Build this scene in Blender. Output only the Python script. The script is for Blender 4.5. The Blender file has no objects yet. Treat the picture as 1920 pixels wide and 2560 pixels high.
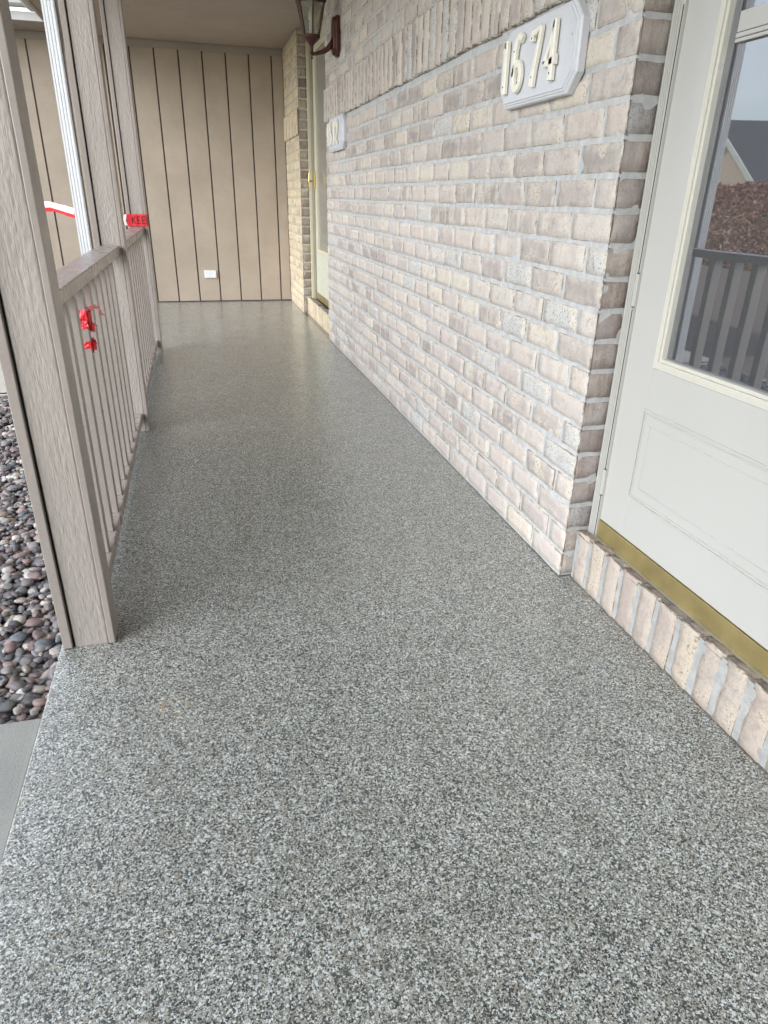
import bpy, bmesh, math, random
from mathutils import Vector, Matrix, noise
import numpy as np
random.seed(7); RNG = np.random.default_rng(7)
SC = bpy.context.scene; COL = SC.collection
rad = math.radians
# ---------------------------------------------------------------- camera
cam = bpy.data.cameras.new('camera'); co = bpy.data.objects.new('camera', cam); COL.objects.link(co)
cam.sensor_fit = 'HORIZONTAL'; cam.sensor_width = 36.0; cam.lens = 36.0*1683.55/1920.0
cam.clip_start = .02; cam.clip_end = 500
Rm = ((0.96703064, 0.23801522, 0.0905566), (-0.25394177, 0.87458603, 0.41305309), (0.01911338, -0.42243109, 0.90619349))
M = Matrix(((Rm[0][0], Rm[0][2], -Rm[0][1]), (Rm[1][0], Rm[1][2], -Rm[1][1]), (Rm[2][0], Rm[2][2], -Rm[2][1]))).to_4x4()
M.translation = (-1.0244, -1.6403, 1.076); co.matrix_world = M
SC.camera = co
# ---------------------------------------------------------------- world, sun, exposure
SUN_EL, SUN_AZ = 47.0, 15.0          # azimuth from +Y towards +X
w = bpy.data.worlds.new("World"); SC.world = w; w.use_nodes = True
nt = w.node_tree; nt.nodes.clear()
sky = nt.nodes.new('ShaderNodeTexSky'); sky.sky_type = 'NISHITA'; sky.sun_disc = False
sky.sun_elevation = rad(SUN_EL); sky.sun_rotation = rad(SUN_AZ); sky.air_density = 1.0; sky.dust_density = 1.5
bg = nt.nodes.new('ShaderNodeBackground'); bg.inputs[1].default_value = .13
out = nt.nodes.new('ShaderNodeOutputWorld')
tcw = nt.nodes.new('ShaderNodeTexCoord'); mpw = nt.nodes.new('ShaderNodeMapping'); mpw.inputs['Scale'].default_value = (1, 1, 2.6)
nzw = nt.nodes.new('ShaderNodeTexNoise'); nzw.inputs['Scale'].default_value = 2.2; nzw.inputs['Detail'].default_value = 7
crw = nt.nodes.new('ShaderNodeValToRGB'); crw.color_ramp.elements[0].position = .36; crw.color_ramp.elements[1].position = .60
mxw = nt.nodes.new('ShaderNodeMixRGB'); pass
L = nt.links
# unseen bright cloud bank added low in the sky to give directional side light
dp = nt.nodes.new('ShaderNodeVectorMath'); dp.operation = 'DOT_PRODUCT'; dp.inputs[1].default_value = Vector((-.80, -.50, .27)).normalized()
L.new(tcw.outputs['Generated'], dp.inputs[0])
cb = nt.nodes.new('ShaderNodeValToRGB'); cb.color_ramp.elements[0].position = .74; cb.color_ramp.elements[0].color = (6.6/60, 7.0/60, 7.5/60, 1); cb.color_ramp.elements[1].position = .985; cb.color_ramp.elements[1].color = (45/60, 46/60, 47.5/60, 1)
L.new(dp.outputs['Value'], cb.inputs[0])
cs = nt.nodes.new('ShaderNodeVectorMath'); cs.operation = 'SCALE'; cs.inputs['Scale'].default_value = 60.0; L.new(cb.outputs[0], cs.inputs[0])
L.new(tcw.outputs['Generated'], mpw.inputs[0]); L.new(mpw.outputs[0], nzw.inputs['Vector']); L.new(nzw.outputs[0], crw.inputs[0])
L.new(cs.outputs[0], mxw.inputs[2]); L.new(crw.outputs[0], mxw.inputs[0]); L.new(sky.outputs[0], mxw.inputs[1]); L.new(mxw.outputs[0], bg.inputs[0]); L.new(bg.outputs[0], out.inputs[0])
sl = bpy.data.lights.new('sun', 'SUN'); sl.energy = 4.0; sl.angle = rad(.5); sl.color = (1, .95, .88)
so = bpy.data.objects.new('sun', sl); COL.objects.link(so)
d = Vector((math.sin(rad(SUN_AZ))*math.cos(rad(SUN_EL)), math.cos(rad(SUN_AZ))*math.cos(rad(SUN_EL)), math.sin(rad(SUN_EL))))
so.rotation_euler = d.to_track_quat('Z', 'Y').to_euler(); so.location = (3, 10, 12)
SC.view_settings.view_transform = 'Standard'; SC.view_settings.look = 'None'
SC.view_settings.exposure = 1.06; SC.view_settings.gamma = 1.0; SC.view_settings.use_curve_mapping = False
try:
    SC.cycles.max_bounces = 10; SC.cycles.diffuse_bounces = 6
except Exception: pass

# ---------------------------------------------------------------- materials
class NT:
    """small node-building helper"""
    def __init__(s, name):
        s.m = bpy.data.materials.new(name); s.m.use_nodes = True
        s.t = s.m.node_tree; s.b = s.t.nodes['Principled BSDF']; s.tc = None
    def n(s, kind, **kw):
        o = s.t.nodes.new('ShaderNode'+kind)
        for k, v in kw.items():
            if k in o.inputs: o.inputs[k].default_value = v
            else: setattr(o, k, v)
        return o
    def l(s, a, b): s.t.links.new(a, b)
    def obj(s, scale=(1, 1, 1), loc=(0, 0, 0)):
        if not s.tc: s.tc = s.n('NewGeometry')
        m = s.n('Mapping'); m.inputs['Scale'].default_value = scale; m.inputs['Location'].default_value = loc
        s.l(s.tc.outputs['Position'], m.inputs[0]); return m.outputs[0]
    def noise(s, scale, detail=5, rough=.55, vec=None, out=0):
        o = s.n('TexNoise', Scale=scale, Detail=detail, Roughness=rough)
        s.l(vec if vec is not None else s.obj(), o.inputs['Vector']); return o.outputs[out]
    def ramp(s, fac, stops, interp='LINEAR'):
        o = s.n('ValToRGB'); o.color_ramp.interpolation = interp; e = o.color_ramp.elements
        while len(e) < len(stops): e.new(.5)
        for i, (p, c) in enumerate(stops):
            e[i].position = p; e[i].color = (c, c, c, 1) if isinstance(c, (int, float)) else tuple(c)+(1,)
        s.l(fac, o.inputs[0]); return o.outputs[0]
    def mix(s, fac, a, b, mode='MIX'):
        o = s.n('MixRGB', blend_type=mode)
        for i, v in ((0, fac), (1, a), (2, b)):
            if isinstance(v, (int, float)): o.inputs[i].default_value = v
            elif isinstance(v, tuple): o.inputs[i].default_value = v+(1,)
            else: s.l(v, o.inputs[i])
        return o.outputs[0]
    def math(s, op, a, b=0.0):
        o = s.n('Math', operation=op)
        for i, v in ((0, a), (1, b)):
            if isinstance(v, (int, float)): o.inputs[i].default_value = v
            else: s.l(v, o.inputs[i])
        return o.outputs[0]
    def bump(s, h, strength, dist, prev=None):
        o = s.n('Bump', Strength=strength, Distance=dist); s.l(h, o.inputs['Height'])
        if prev is not None: s.l(prev, o.inputs['Normal'])
        s.l(o.outputs[0], s.b.inputs['Normal']); return o.outputs[0]
    def col(s, c): s.l(c, s.b.inputs['Base Color'])
    def attr(s, name, out='Color'):
        o = s.n('Attribute'); o.attribute_name = name; return o.outputs[out]
    def set(s, **kw):
        for k, v in kw.items():
            k = k.replace('_', ' ')
            s.b.inputs[k].default_value = v if not isinstance(v, tuple) else v+(1,)
        return s

def paint(name, base, var=.08, rough=.55, grain=0.0, gscale=(60, 60, 8), gdist=.002, wear=0.0, dirt=(.12, .1, .085), spots=.12, rv=.1, fine=.12):
    t = NT(name); t.set(Roughness=rough)
    n1 = t.noise(3.0, 6); lo = tuple(c*(1-var) for c in base); hi = tuple(min(1, c*(1+var)) for c in base)
    c = t.mix(t.ramp(n1, [(.3, 0.0), (.7, 1.0)]), lo, hi)
    n2 = t.noise(90, 3); c = t.mix(t.ramp(n2, [(.45, 0.0), (.8, spots)]), c, dirt)
    if wear:
        n3 = t.noise(38, 8, .7); c = t.mix(t.ramp(n3, [(.62, 0.0), (.7, wear)]), c, dirt)
    t.col(c)
    r = t.ramp(t.noise(14, 4), [(.3, max(0, rough-rv*.8)), (.7, min(1, rough+rv))]); t.l(r, t.b.inputs['Roughness'])
    v = t.obj(gscale); g = t.noise(1.0, 6, .65, v)
    p = t.bump(t.noise(240, 3), fine, .0006)
    if grain: t.bump(g, grain, gdist, p)
    return t.m

def mat_floor():
    t = NT('flake_epoxy'); v = t.obj()
    def layer(scale, stops, off):
        vv = t.n('TexVoronoi', feature='F1', Scale=scale, Randomness=1.0)
        wob = t.n('TexNoise', Scale=420.0, Detail=1.0); t.l(v, wob.inputs['Vector'])
        ad = t.n('MixRGB', blend_type='LINEAR_LIGHT'); ad.inputs[0].default_value = .0016; t.l(t.obj(loc=off), ad.inputs[1]); t.l(wob.outputs['Color'], ad.inputs[2])
        t.l(ad.outputs[0], vv.inputs['Vector'])
        sep = t.n('SeparateColor'); t.l(vv.outputs['Color'], sep.inputs[0])
        return t.ramp(sep.outputs[0], stops, 'CONSTANT'), sep, vv
    st = [(0, (.010, .016, .018)), (.21, (.055, .066, .067)), (.36, (.20, .198, .172)), (.47, (.30, .283, .232)), (.63, (.38, .392, .365)), (.82, (.66, .715, .71))]
    c1, s1, v1 = layer(340, st, (0, 0, 0))
    c2, s2, v2 = layer(560, st, (3.1, 1.7, .4))
    c3, s3, v3 = layer(225, [(0, (.05, .06, .062)), (.4, (.35, .335, .29)), (.7, (.58, .62, .62))], (7.3, 2.2, .9))
    c = t.mix(t.ramp(s1.outputs[1], [(0, 0.0), (.45, 1.0)], 'CONSTANT'), c1, c2)
    c = t.mix(t.ramp(s3.outputs[1], [(0, 0.0), (.90, 1.0)], 'CONSTANT'), c, c3)
    # patchy scatter of the flakes: some areas catch more dark chips
    c = t.mix(t.ramp(t.noise(9, 4, .6), [(.38, 0.0), (.72, .35)]), c, t.mix(1.0, c, (.55, .55, .54), 'MULTIPLY'))
    # yellow resin blemish near the middle of the floor
    vm = t.n('VectorMath', operation='DISTANCE'); t.l(v, vm.inputs[0]); vm.inputs[1].default_value = (-1.16, -.34, 0)
    ring = t.ramp(vm.outputs['Value'], [(.018, 0.0), (.028, 1.0), (.04, 0.0)])
    bl = t.math('MULTIPLY', ring, t.ramp(t.noise(60, 3), [(.5, 0.0), (.6, .7)]))
    c = t.mix(bl, c, (.42, .27, .06))
    # bare tan rim of resin along the slab edge
    sx = t.n('SeparateXYZ'); t.l(v, sx.inputs[0])
    ex = t.math('ADD', sx.outputs[0], t.math('MULTIPLY', t.noise(25, 3), .05))
    c = t.mix(t.ramp(t.math('ADD', ex, 2.0), [(.562, .55), (.585, 0.0)]), c, (.46, .43, .34))
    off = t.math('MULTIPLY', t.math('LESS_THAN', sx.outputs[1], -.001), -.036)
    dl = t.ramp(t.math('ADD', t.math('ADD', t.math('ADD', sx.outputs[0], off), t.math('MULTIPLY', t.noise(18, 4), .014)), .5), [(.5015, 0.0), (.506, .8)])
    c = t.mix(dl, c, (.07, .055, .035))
    # foot-worn duller lanes and dust
    dust = t.ramp(t.noise(1.6, 6, .65), [(.42, 0.0), (.75, .22)]); c = t.mix(dust, c, (.30, .29, .245))
    t.col(c)
    r = t.n('MapRange'); t.l(s1.outputs[2], r.inputs[0]); r.inputs[3].default_value = .22; r.inputs[4].default_value = .46
    r.inputs[3].default_value = .38; r.inputs[4].default_value = .6
    t.l(r.outputs[0], t.b.inputs['Roughness'])
    p = t.bump(s1.outputs[2], .22, .0008)
    t.bump(v2.outputs['Distance'], .18, .0008, p)
    cb = t.n('Bump', Strength=.10, Distance=.003); t.l(t.noise(38, 4), cb.inputs['Height']); t.l(cb.outputs[0], t.b.inputs['Coat Normal'])
    t.l(t.ramp(t.noise(4, 6, .65), [(.35, .17), (.7, .27)]), t.b.inputs['Coat Roughness']); t.set(IOR=1.5, Coat_Weight=1.0, Coat_Roughness=.2, Coat_IOR=1.55); return t.m

def mat_brick(name, tint=(1, 1, 1), raw=0.0):
    """brick attribute: r,g,b = three random numbers per brick; edge attribute: 1 on the arris ring"""
    t = NT(name); t.set(Roughness=.85)
    sp = t.n('SeparateColor'); t.l(t.attr('brick'), sp.inputs[0]); r1, r2, r3 = sp.outputs
    base = t.ramp(r1, [(0, (.27, .232, .225)), (.07, (.36, .305, .29)), (.16, (.43, .37, .355)), (.26, (.54, .475, .45)), (.46, (.58, .50, .455)), (.60, (.50, .435, .415)), (.72, (.60, .55, .51)), (.82, (.67, .60, .50)), (.90, (.56, .58, .585))], 'CONSTANT')
    v = t.obj(); rn = t.n('Combine' 'XYZ'); t.l(r2, rn.inputs[0]); t.l(r3, rn.inputs[1]); t.l(r1, rn.inputs[2])
    off = t.n('VectorMath', operation='MULTIPLY_ADD'); t.l(rn.outputs[0], off.inputs[0]); off.inputs[1].default_value = (9, 9, 9); t.l(v, off.inputs[2])
    o = off.outputs[0]
    # vertical cream streak on some bricks
    mv = t.n('Mapping'); mv.inputs['Scale'].default_value = (20, 20, 2.0); t.l(o, mv.inputs[0])
    stn = t.noise(1.0, 2, .4, mv.outputs[0])
    stk = t.math('MULTIPLY', t.ramp(stn, [(.56, 0.0), (.60, 1.0)]), t.ramp(r2, [(.55, 0.0), (.6, .75)]))
    c = t.mix(stk, base, (.69, .64, .56))
    # dark scorch blotches
    n1 = t.noise(26, 5, .65, o)
    c = t.mix(t.math('MULTIPLY', t.ramp(n1, [(.50, 0.0), (.63, .62)]), t.ramp(r3, [(.1, .25), (.9, 1.0)])), c, (.25, .215, .205))
    # lime wash: thin bloom over the face, thicker at the arris
    n2 = t.noise(11, 6, .6, o); wash = t.ramp(n2, [(.35, .06), (.7, .42)])
    if raw < .5:
        c = t.mix(wash, c, (.63, .60, .58))
        ed = t.math('MULTIPLY', t.attr('edge', 'Fac'), t.ramp(t.noise(40, 4, .6, o), [(.3, .1), (.6, .85)]))
        c = t.mix(ed, c, (.68, .635, .575))
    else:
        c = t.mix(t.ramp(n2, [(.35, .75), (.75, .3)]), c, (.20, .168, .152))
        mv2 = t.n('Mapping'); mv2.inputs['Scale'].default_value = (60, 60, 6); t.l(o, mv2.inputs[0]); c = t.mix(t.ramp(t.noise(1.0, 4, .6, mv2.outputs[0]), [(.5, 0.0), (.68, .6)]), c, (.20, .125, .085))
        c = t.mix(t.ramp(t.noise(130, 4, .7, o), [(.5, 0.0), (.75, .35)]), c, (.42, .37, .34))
    grit = t.math('MULTIPLY', t.ramp(t.noise(170, 4, .7, o), [(.53, 0.0), (.62, 1.0)]), t.ramp(r1, [(.1, .25), (.88, .3), (.91, .75)]))
    c = t.mix(grit, c, (.19, .17, .165))
    # crumbly cream and brown patch near one end of some bricks
    cr = t.math('MULTIPLY', t.ramp(t.noise(9, 3, .6, o), [(.57, 0.0), (.62, 1.0-.8*raw)]), t.ramp(t.noise(110, 5, .75, o), [(.42, 0.0), (.52, .8)]))
    c = t.mix(cr, c, (.68, .625, .54)); c = t.mix(t.math('MULTIPLY', cr, t.ramp(t.noise(150, 3, .6, o), [(.55, 0.0), (.6, .9)])), c, (.22, .16, .12))
    dk = t.math('MULTIPLY', t.ramp(t.math('SUBTRACT', t.attr('edge', 'Fac'), 1.0), [(.03, 0.0), (.12, 1.0)]), t.ramp(t.noise(22, 3, .6, o), [(.42, .0), (.56, .85)]))
    c = t.mix(dk, c, (.17, .125, .095))
    c = t.mix(1.0, c, tint, 'MULTIPLY'); t.col(c)
    p = t.bump(t.noise(55, 6, .7, o), .8, .005)
    t.bump(t.noise(300, 3, .6, o), .5, .0012, p)
    return t.m

def mat_mortar(name, tint=(1, 1, 1)):
    t = NT(name); t.set(Roughness=.95)
    c = t.ramp(t.noise(30, 6, .7), [(.3, (.37, .37, .365)), (.7, (.56, .565, .56))])
    c = t.mix(t.ramp(t.noise(240, 3), [(.62, 0.0), (.72, .6)]), c, (.22, .21, .2))
    c = t.mix(1.0, c, tint, 'MULTIPLY'); t.col(c)
    p = t.bump(t.noise(60, 5, .7), .8, .004); t.bump(t.noise(260, 3), .6, .0015, p); return t.m

def mat_simple(name, base, rough=.5, metal=0.0, bump=0.0, bs=200, var=.1, **kw):
    t = NT(name); n = t.noise(12, 5)
    t.col(t.mix(t.ramp(n, [(.3, 0.0), (.7, 1.0)]), tuple(c*(1-var) for c in base), tuple(min(1, c*(1+var)) for c in base)))
    t.set(Roughness=rough, Metallic=metal, **kw)
    if bump: t.bump(t.noise(bs, 4), bump, .002)
    return t.m

TAUPE = (.33, .288, .26)
M_floor = mat_floor()
M_brick = mat_brick('washed_brick', (.91, .895, .87)); M_step = mat_brick('step_brick', (.72, .675, .625)); M_mstep = mat_mortar('step_mortar', (.74, .74, .72)); M_brick_y = mat_brick('washed_brick_warm_cast', (1.0, .915, .70))  # the last copy carries the far end's warm light in its tint
M_braw = mat_brick('raw_brick', (1, 1, 1), 1.0); M_braw_y = mat_brick('raw_brick_warm_cast', (1, .95, .84), 1.0)
M_mort = mat_mortar('mortar'); M_mort_y = mat_mortar('mortar_warm_cast', (1, .93, .76))  # far mortar yellowed with the same warm cast
M_wood = paint('taupe_paint_smooth', TAUPE, .05, .36, .35, (40, 40, 4), .0015, .25)
M_rough = paint('taupe_paint_roughsawn', (.38, .337, .305), .06, .5, .9, (190, 190, 26), .0028, 0)
M_siding = paint('siding_paint', (.385, .318, .25), .10, .6, .5, (140, 140, 10), .0012, 0)
M_ceil = paint('ceiling_paint', (.40, .345, .30), .06, .7, .9, (10, 140, 140), .003, 0)
M_white = paint('white_metal_paint', (.74, .75, .77), .04, .38, 0)
M_gut = paint('gutter_white', (.55, .55, .53), .05, .45, 0)
M_door = paint('door_paint', (.445, .438, .41), .02, .24, 0, dirt=(.3, .29, .27), spots=0.0, rv=.01)
M_frame = paint('door_frame_paint', (.43, .422, .392), .02, .3, 0, dirt=(.3, .29, .27), spots=.03, rv=.02)
M_cream = paint('cream_trim', (.54, .52, .45), .03, .35, 0, dirt=(.3, .29, .27))
M_door_y = paint('door_paint_far', (.56, .56, .46), .02, .4, 0)  # far door paints hold the same warm cast in their colour
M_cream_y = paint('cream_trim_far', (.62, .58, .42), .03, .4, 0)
M_jamb_y = paint('far_jamb_shaded', (.34, .31, .24), .04, .5, 0)  # jamb paint darkened to hold the shade of the recess
M_dark = mat_simple('dark_gap', (.02, .017, .016), .8)
M_brass = mat_simple('dull_brass', (.40, .32, .14), .4, .6, .25, 500, .15)
M_gold = mat_simple('polished_brass', (.85, .62, .22), .16, 1.0)
M_alu = mat_simple('aluminium_edge', (.75, .76, .78), .3, .9)
M_plate = paint('plaque_paint', (.60, .61, .64), .02, .45, 0, dirt=(.4, .4, .4))
M_digit = paint('digit_ivory', (.82, .785, .68), .03, .4, 0, dirt=(.4, .36, .28))
M_lant = mat_simple('lantern_bronze', (.085, .030, .024), .42, .35, .4, 300, .3)
M_bulb = mat_simple('candle_sleeve', (.6, .58, .5), .4)
M_red = mat_simple('red_tape', (.72, .035, .05), .28, 0, 0); M_redd = mat_simple('red_tape_crumple', (.75, .03, .045), .22, 0, .5, 90)
M_pink = mat_simple('tape_glare', (.88, .60, .62), .2)  # sky glare on the red tape, painted as pale pink faces
M_ink = mat_simple('tape_ink', (.04, .01, .012), .5)

def mat_glass(name='storm_glass', veil=.42, vc=(.12, .138, .155), ior=3.3):
    t = NT(name); t.t.nodes.remove(t.b)
    gl = t.n('BsdfGlossy', Roughness=.012); gl.inputs[0].default_value = (.97, .98, 1, 1)
    tr = t.n('BsdfTransparent'); tr.inputs[0].default_value = (.8, .84, .84, 1)
    fr = t.n('Fresnel', IOR=ior); mx = t.n('MixShader')
    wn = t.noise(2.2, 1, .3); b = t.n('Bump', Strength=.05, Distance=.01); t.l(wn, b.inputs['Height']); t.l(b.outputs[0], gl.inputs['Normal'])
    df = t.n('BsdfDiffuse'); df.inputs[0].default_value = vc+(1,); m0 = t.n('MixShader'); m0.inputs[0].default_value = veil
    t.l(tr.outputs[0], m0.inputs[1]); t.l(df.outputs[0], m0.inputs[2])
    t.l(fr.outputs[0], mx.inputs[0]); t.l(m0.outputs[0], mx.inputs[1]); t.l(gl.outputs[0], mx.inputs[2])
    t.l(mx.outputs[0], t.t.nodes['Material Output'].inputs[0]); return t.m
M_glass = mat_glass(); M_screen = mat_glass('screened_glass', .85, (.33, .31, .26), 1.3)
def mat_lampglass():
    t = NT('lantern_glass'); t.t.nodes.remove(t.b)
    gl = t.n('BsdfGlossy', Roughness=.06); tr = t.n('BsdfTransparent'); tr.inputs[0].default_value = (.8, .8, .76, 1)
    df = t.n('BsdfDiffuse'); df.inputs[0].default_value = (.72, .70, .62, 1)
    m1 = t.n('MixShader'); m1.inputs[0].default_value = .2; m2 = t.n('MixShader'); fr = t.n('Fresnel', IOR=1.6)
    t.l(tr.outputs[0], m1.inputs[1]); t.l(df.outputs[0], m1.inputs[2]); t.l(fr.outputs[0], m2.inputs[0]); t.l(m1.outputs[0], m2.inputs[1]); t.l(gl.outputs[0], m2.inputs[2])
    t.l(m2.outputs[0], t.t.nodes['Material Output'].inputs[0]); return t.m
M_lglass = mat_lampglass()

# ---------------------------------------------------------------- mesh helpers
class MB:
    def __init__(s): s.v = []; s.f = []; s.c = []; s.e = []; s.mi = []
    def add(s, vs, fs, c=(0, 0, 0), e=0.0, mi=0):
        o = len(s.v); s.v += [tuple(p) for p in vs]; s.f += [tuple(o+i for i in f) for f in fs]
        s.c += [c]*len(vs); s.e += (list(e) if hasattr(e, '__len__') else [e]*len(vs)); s.mi += [mi]*len(fs); return s
    def box(s, x0, x1, y0, y1, z0, z1, c=(0, 0, 0), mi=0):
        return s.add([(x, y, z) for z in (z0, z1) for y in (y0, y1) for x in (x0, x1)],
                     [(0, 2, 3, 1), (4, 5, 7, 6), (0, 1, 5, 4), (2, 6, 7, 3), (0, 4, 6, 2), (1, 3, 7, 5)], c, mi=mi)
    def prism(s, poly, fn, d0, d1, mi=0):
        """poly: 2-D outline; fn(u, v, d) -> 3-D point; extruded from depth d0 to d1"""
        n = len(poly)
        return s.add([fn(u, v, d0) for u, v in poly]+[fn(u, v, d1) for u, v in poly],
                     [tuple(range(n))[::-1], tuple(range(n, 2*n))]+[(i, (i+1) % n, n+(i+1) % n, n+i) for i in range(n)], mi=mi)
    def rings(s, rings, close=True, cap=True, mi=0):
        n = len(rings[0]); vs = [p for r in rings for p in r]; fs = []
        for k in range(len(rings)-1):
            for i in range(n if close else n-1):
                j = (i+1) % n; fs.append((k*n+i, k*n+j, (k+1)*n+j, (k+1)*n+i))
        if cap: fs += [tuple(range(n))[::-1], tuple(range((len(rings)-1)*n, len(rings)*n))]
        return s.add(vs, fs, mi=mi)
    def build(s, name, mats, parent=None, smooth=False, bevel=0.0):
        me = bpy.data.meshes.new(name); me.from_pydata(s.v, [], s.f)
        mats = mats if isinstance(mats, (list, tuple)) else [mats]
        for m in mats: me.materials.append(m)
        if len(mats) > 1: me.polygons.foreach_set('material_index', s.mi)
        if any(s.e) or any(c != (0, 0, 0) for c in s.c[:50]):
            a = me.color_attributes.new('brick', 'FLOAT_COLOR', 'POINT'); a.data.foreach_set('color', np.array([c+(1,) for c in s.c], 'f').ravel())
            b = me.attributes.new('edge', 'FLOAT', 'POINT'); b.data.foreach_set('value', np.array(s.e, 'f'))
        me.update()
        bm = bmesh.new(); bm.from_mesh(me); bmesh.ops.recalc_face_normals(bm, faces=bm.faces); bm.to_mesh(me); bm.free()
        if smooth: me.polygons.foreach_set('use_smooth', [True]*len(me.polygons))
        o = bpy.data.objects.new(name, me); COL.objects.link(o)
        if parent: o.parent = parent
        if bevel:
            b = o.modifiers.new('bevel', 'BEVEL'); b.width = bevel; b.segments = 2; b.limit_method = 'ANGLE'
        return o

def thing(name, label, cat, loc=(0, 0, 0), group=None):
    o = bpy.data.objects.new(name, None); COL.objects.link(o); o.location = loc; o.empty_display_size = .1
    tag(o, label, cat, group); return o
def tag(o, label, cat, group=None, kind=None):
    o['label'] = label; o['category'] = cat
    if group: o['group'] = group
    if kind: o['kind'] = kind
    return o
def struct(o, kind='structure', label=None, cat=None):
    o['kind'] = kind
    if label: o['label'] = label; o['category'] = cat
    return o
def put(o, parent):          # mesh built in world coordinates, hung under an Empty standing at its base
    o.parent = parent; o.matrix_parent_inverse = Matrix.Translation(-Vector(parent.location)); return o

# ---------------------------------------------------------------- bricks
def brick(mb, fn, u0, u1, v0, v1, open_u0=False, open_u1=False, open_v1=False, raised=0.0):
    """one brick face with broken arrises; fn(u, v, d): d = distance out of the wall"""
    du, dv = u1-u0, v1-v0; nu = max(3, int(du/.028)); nv = max(3, int(dv/.022))
    us = [0, .004]+[.004+(du-.008)*i/nu for i in range(1, nu)]+[du-.004, du]
    vs = [0, .004]+[.004+(dv-.008)*i/nv for i in range(1, nv)]+[dv-.004, dv]
    s = random.uniform(0, 99); pts = []; ed = []
    jd = random.gauss(0, .0009)+raised; tlt = random.gauss(0, .005)
    for j, v in enumerate(vs):
        for i, u in enumerate(us):
            bu = i in (0, len(us)-1); bv = j in (0, len(vs)-1)
            ring = (i in (1, len(us)-2)) or (j in (1, len(vs)-2))
            n1 = noise.noise(Vector((u*45+s, v*45, s))); n2 = noise.noise(Vector((u*45, v*45+s, s*2+5)))
            d = jd+tlt*(u-du/2)+noise.noise(Vector((u*20+s, v*20, 3)))*.0016
            uu, vv = u, v
            if bu or bv:
                soft = (bu and i == 0 and open_u0) or (bu and i and open_u1) or (bv and j and open_v1)
                if soft: d -= .0025+abs(n1)*.003
                else: d -= .014
                uu += n1*.0012; vv += n2*.0012
            elif ring:
                chip = max(0, noise.noise(Vector((u*28+s, v*28+s, 11)))-.15)
                d -= .0010+chip*.011; uu += n1*.0028; vv += n2*.0028
            pts.append(fn(u0+uu, v0+vv, d)); ed.append(2.0 if (bu or bv) else 1.0 if ring else (.25 if (i in (2, len(us)-3) or j in (2, len(vs)-3)) else 0.0))
    n = len(us)
    fs = [(j*n+i, j*n+i+1, (j+1)*n+i+1, (j+1)*n+i) for j in range(len(vs)-1) for i in range(n-1)]
    mb.add(pts, fs, (max(.001, random.random()), random.random(), random.random()), ed)

C = .08124; BL = .207; J = .0078
def course_field(mb, fn, u0, u1, v0, v1, phase=0, open0=False, open1=False, start=0):
    k = start; v = v0
    while v < v1-.02:
        ve = min(v+C-J, v1)
        u = u0; first = True
        L1 = BL-J if (k+phase) % 2 == 0 else BL/2-J+.004
        while u < u1-.012:
            ln = L1 if first else BL-J+random.gauss(0, .002)
            ue = u+ln
            last = ue > u1-.045
            if last: ue = u1
            wob = random.gauss(0, .0012)
            brick(mb, fn, u, min(ue, u1), v+.005+wob, ve+.005+wob, open_u0=first and open0, open_u1=last and open1)
            u = ue+J+random.gauss(0, .0012); first = False
        v += C; k += 1
def soldier_field(mb, fn, u0, u1, v0, v1, raised, open0=False, open1=False):
    u = u0; first = True
    while u < u1-.02:
        ue = min(u+.070+random.gauss(0, .002), u1); last = ue > u1-.03
        if last: ue = u1
        brick(mb, fn, u, ue, v0+random.gauss(0, .0015), v1+random.gauss(0, .001), first and open0, last and open1, True, raised)
        u = ue+.011; first = False

SOLZ0, SOLZ1 = 1.563, 1.775; CEIL = 2.39
def brick_wall(name, label, y0, y1, mb_, mr_, mm_, zs0=SOLZ0, returns=(True, True)):
    root = thing(name, label, 'brick wall', (.05, (y0+y1)/2, 0))
    zs1 = zs0+SOLZ1-SOLZ0; zs0_ = zs0
    front = lambda u, v, d: (-d, y0+u, v)
    m = MB(); course_field(m, front, .001, y1-y0-.001, 0, zs0_-.008, 0, returns[0], returns[1])
    course_field(m, front, .001, y1-y0-.001, zs1+.006, CEIL, 1, returns[0], returns[1])
    put(m.build('stretcher_bricks', mb_, smooth=True), root)
    m = MB(); soldier_field(m, front, -.001, y1-y0+.001, zs0_, zs1, .014, True, True); 
    m.box(-.008, .0, y0+.004, y1-.004, zs0_+.006, zs1-.003, (.5, .5, .5))
    put(m.build('soldier_course', mb_, smooth=True), root)
    m = MB(); m.box(.0055, .24, y0+.006, y1-.006, 0.001, CEIL-.001)
    # mortar sheet in front, gently uneven
    ny, nz = int((y1-y0)/.035), int(CEIL/.035); g = []
    for j in range(nz+1):
        for i in range(ny+1):
            y = y0+.006+(y1-y0-.012)*i/ny; z = CEIL*j/nz
            g.append((.0044+noise.noise(Vector((y*9, z*9, 4)))*.0020, y, z))
    m.add(g, [(j*(ny+1)+i, j*(ny+1)+i+1, (j+1)*(ny+1)+i+1, (j+1)*(ny+1)+i) for j in range(nz) for i in range(ny)])
    put(m.build('mortar', mm_), root)
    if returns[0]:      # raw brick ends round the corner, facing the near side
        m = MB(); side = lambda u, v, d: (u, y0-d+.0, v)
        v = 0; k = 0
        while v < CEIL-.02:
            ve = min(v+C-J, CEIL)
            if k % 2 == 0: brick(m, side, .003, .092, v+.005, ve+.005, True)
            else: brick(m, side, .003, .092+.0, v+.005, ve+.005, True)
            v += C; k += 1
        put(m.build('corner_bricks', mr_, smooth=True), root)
        m = MB(); m.box(.008, .11, y0+.0035, y0+.02, .002, CEIL-.002); put(m.build('corner_mortar', mm_), root)
    return root
brick_wall('brick_wall', 'long whitewashed pinkish brick wall between the two storm doors', 0, 3.99, M_brick, M_braw, M_mort)
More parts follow.
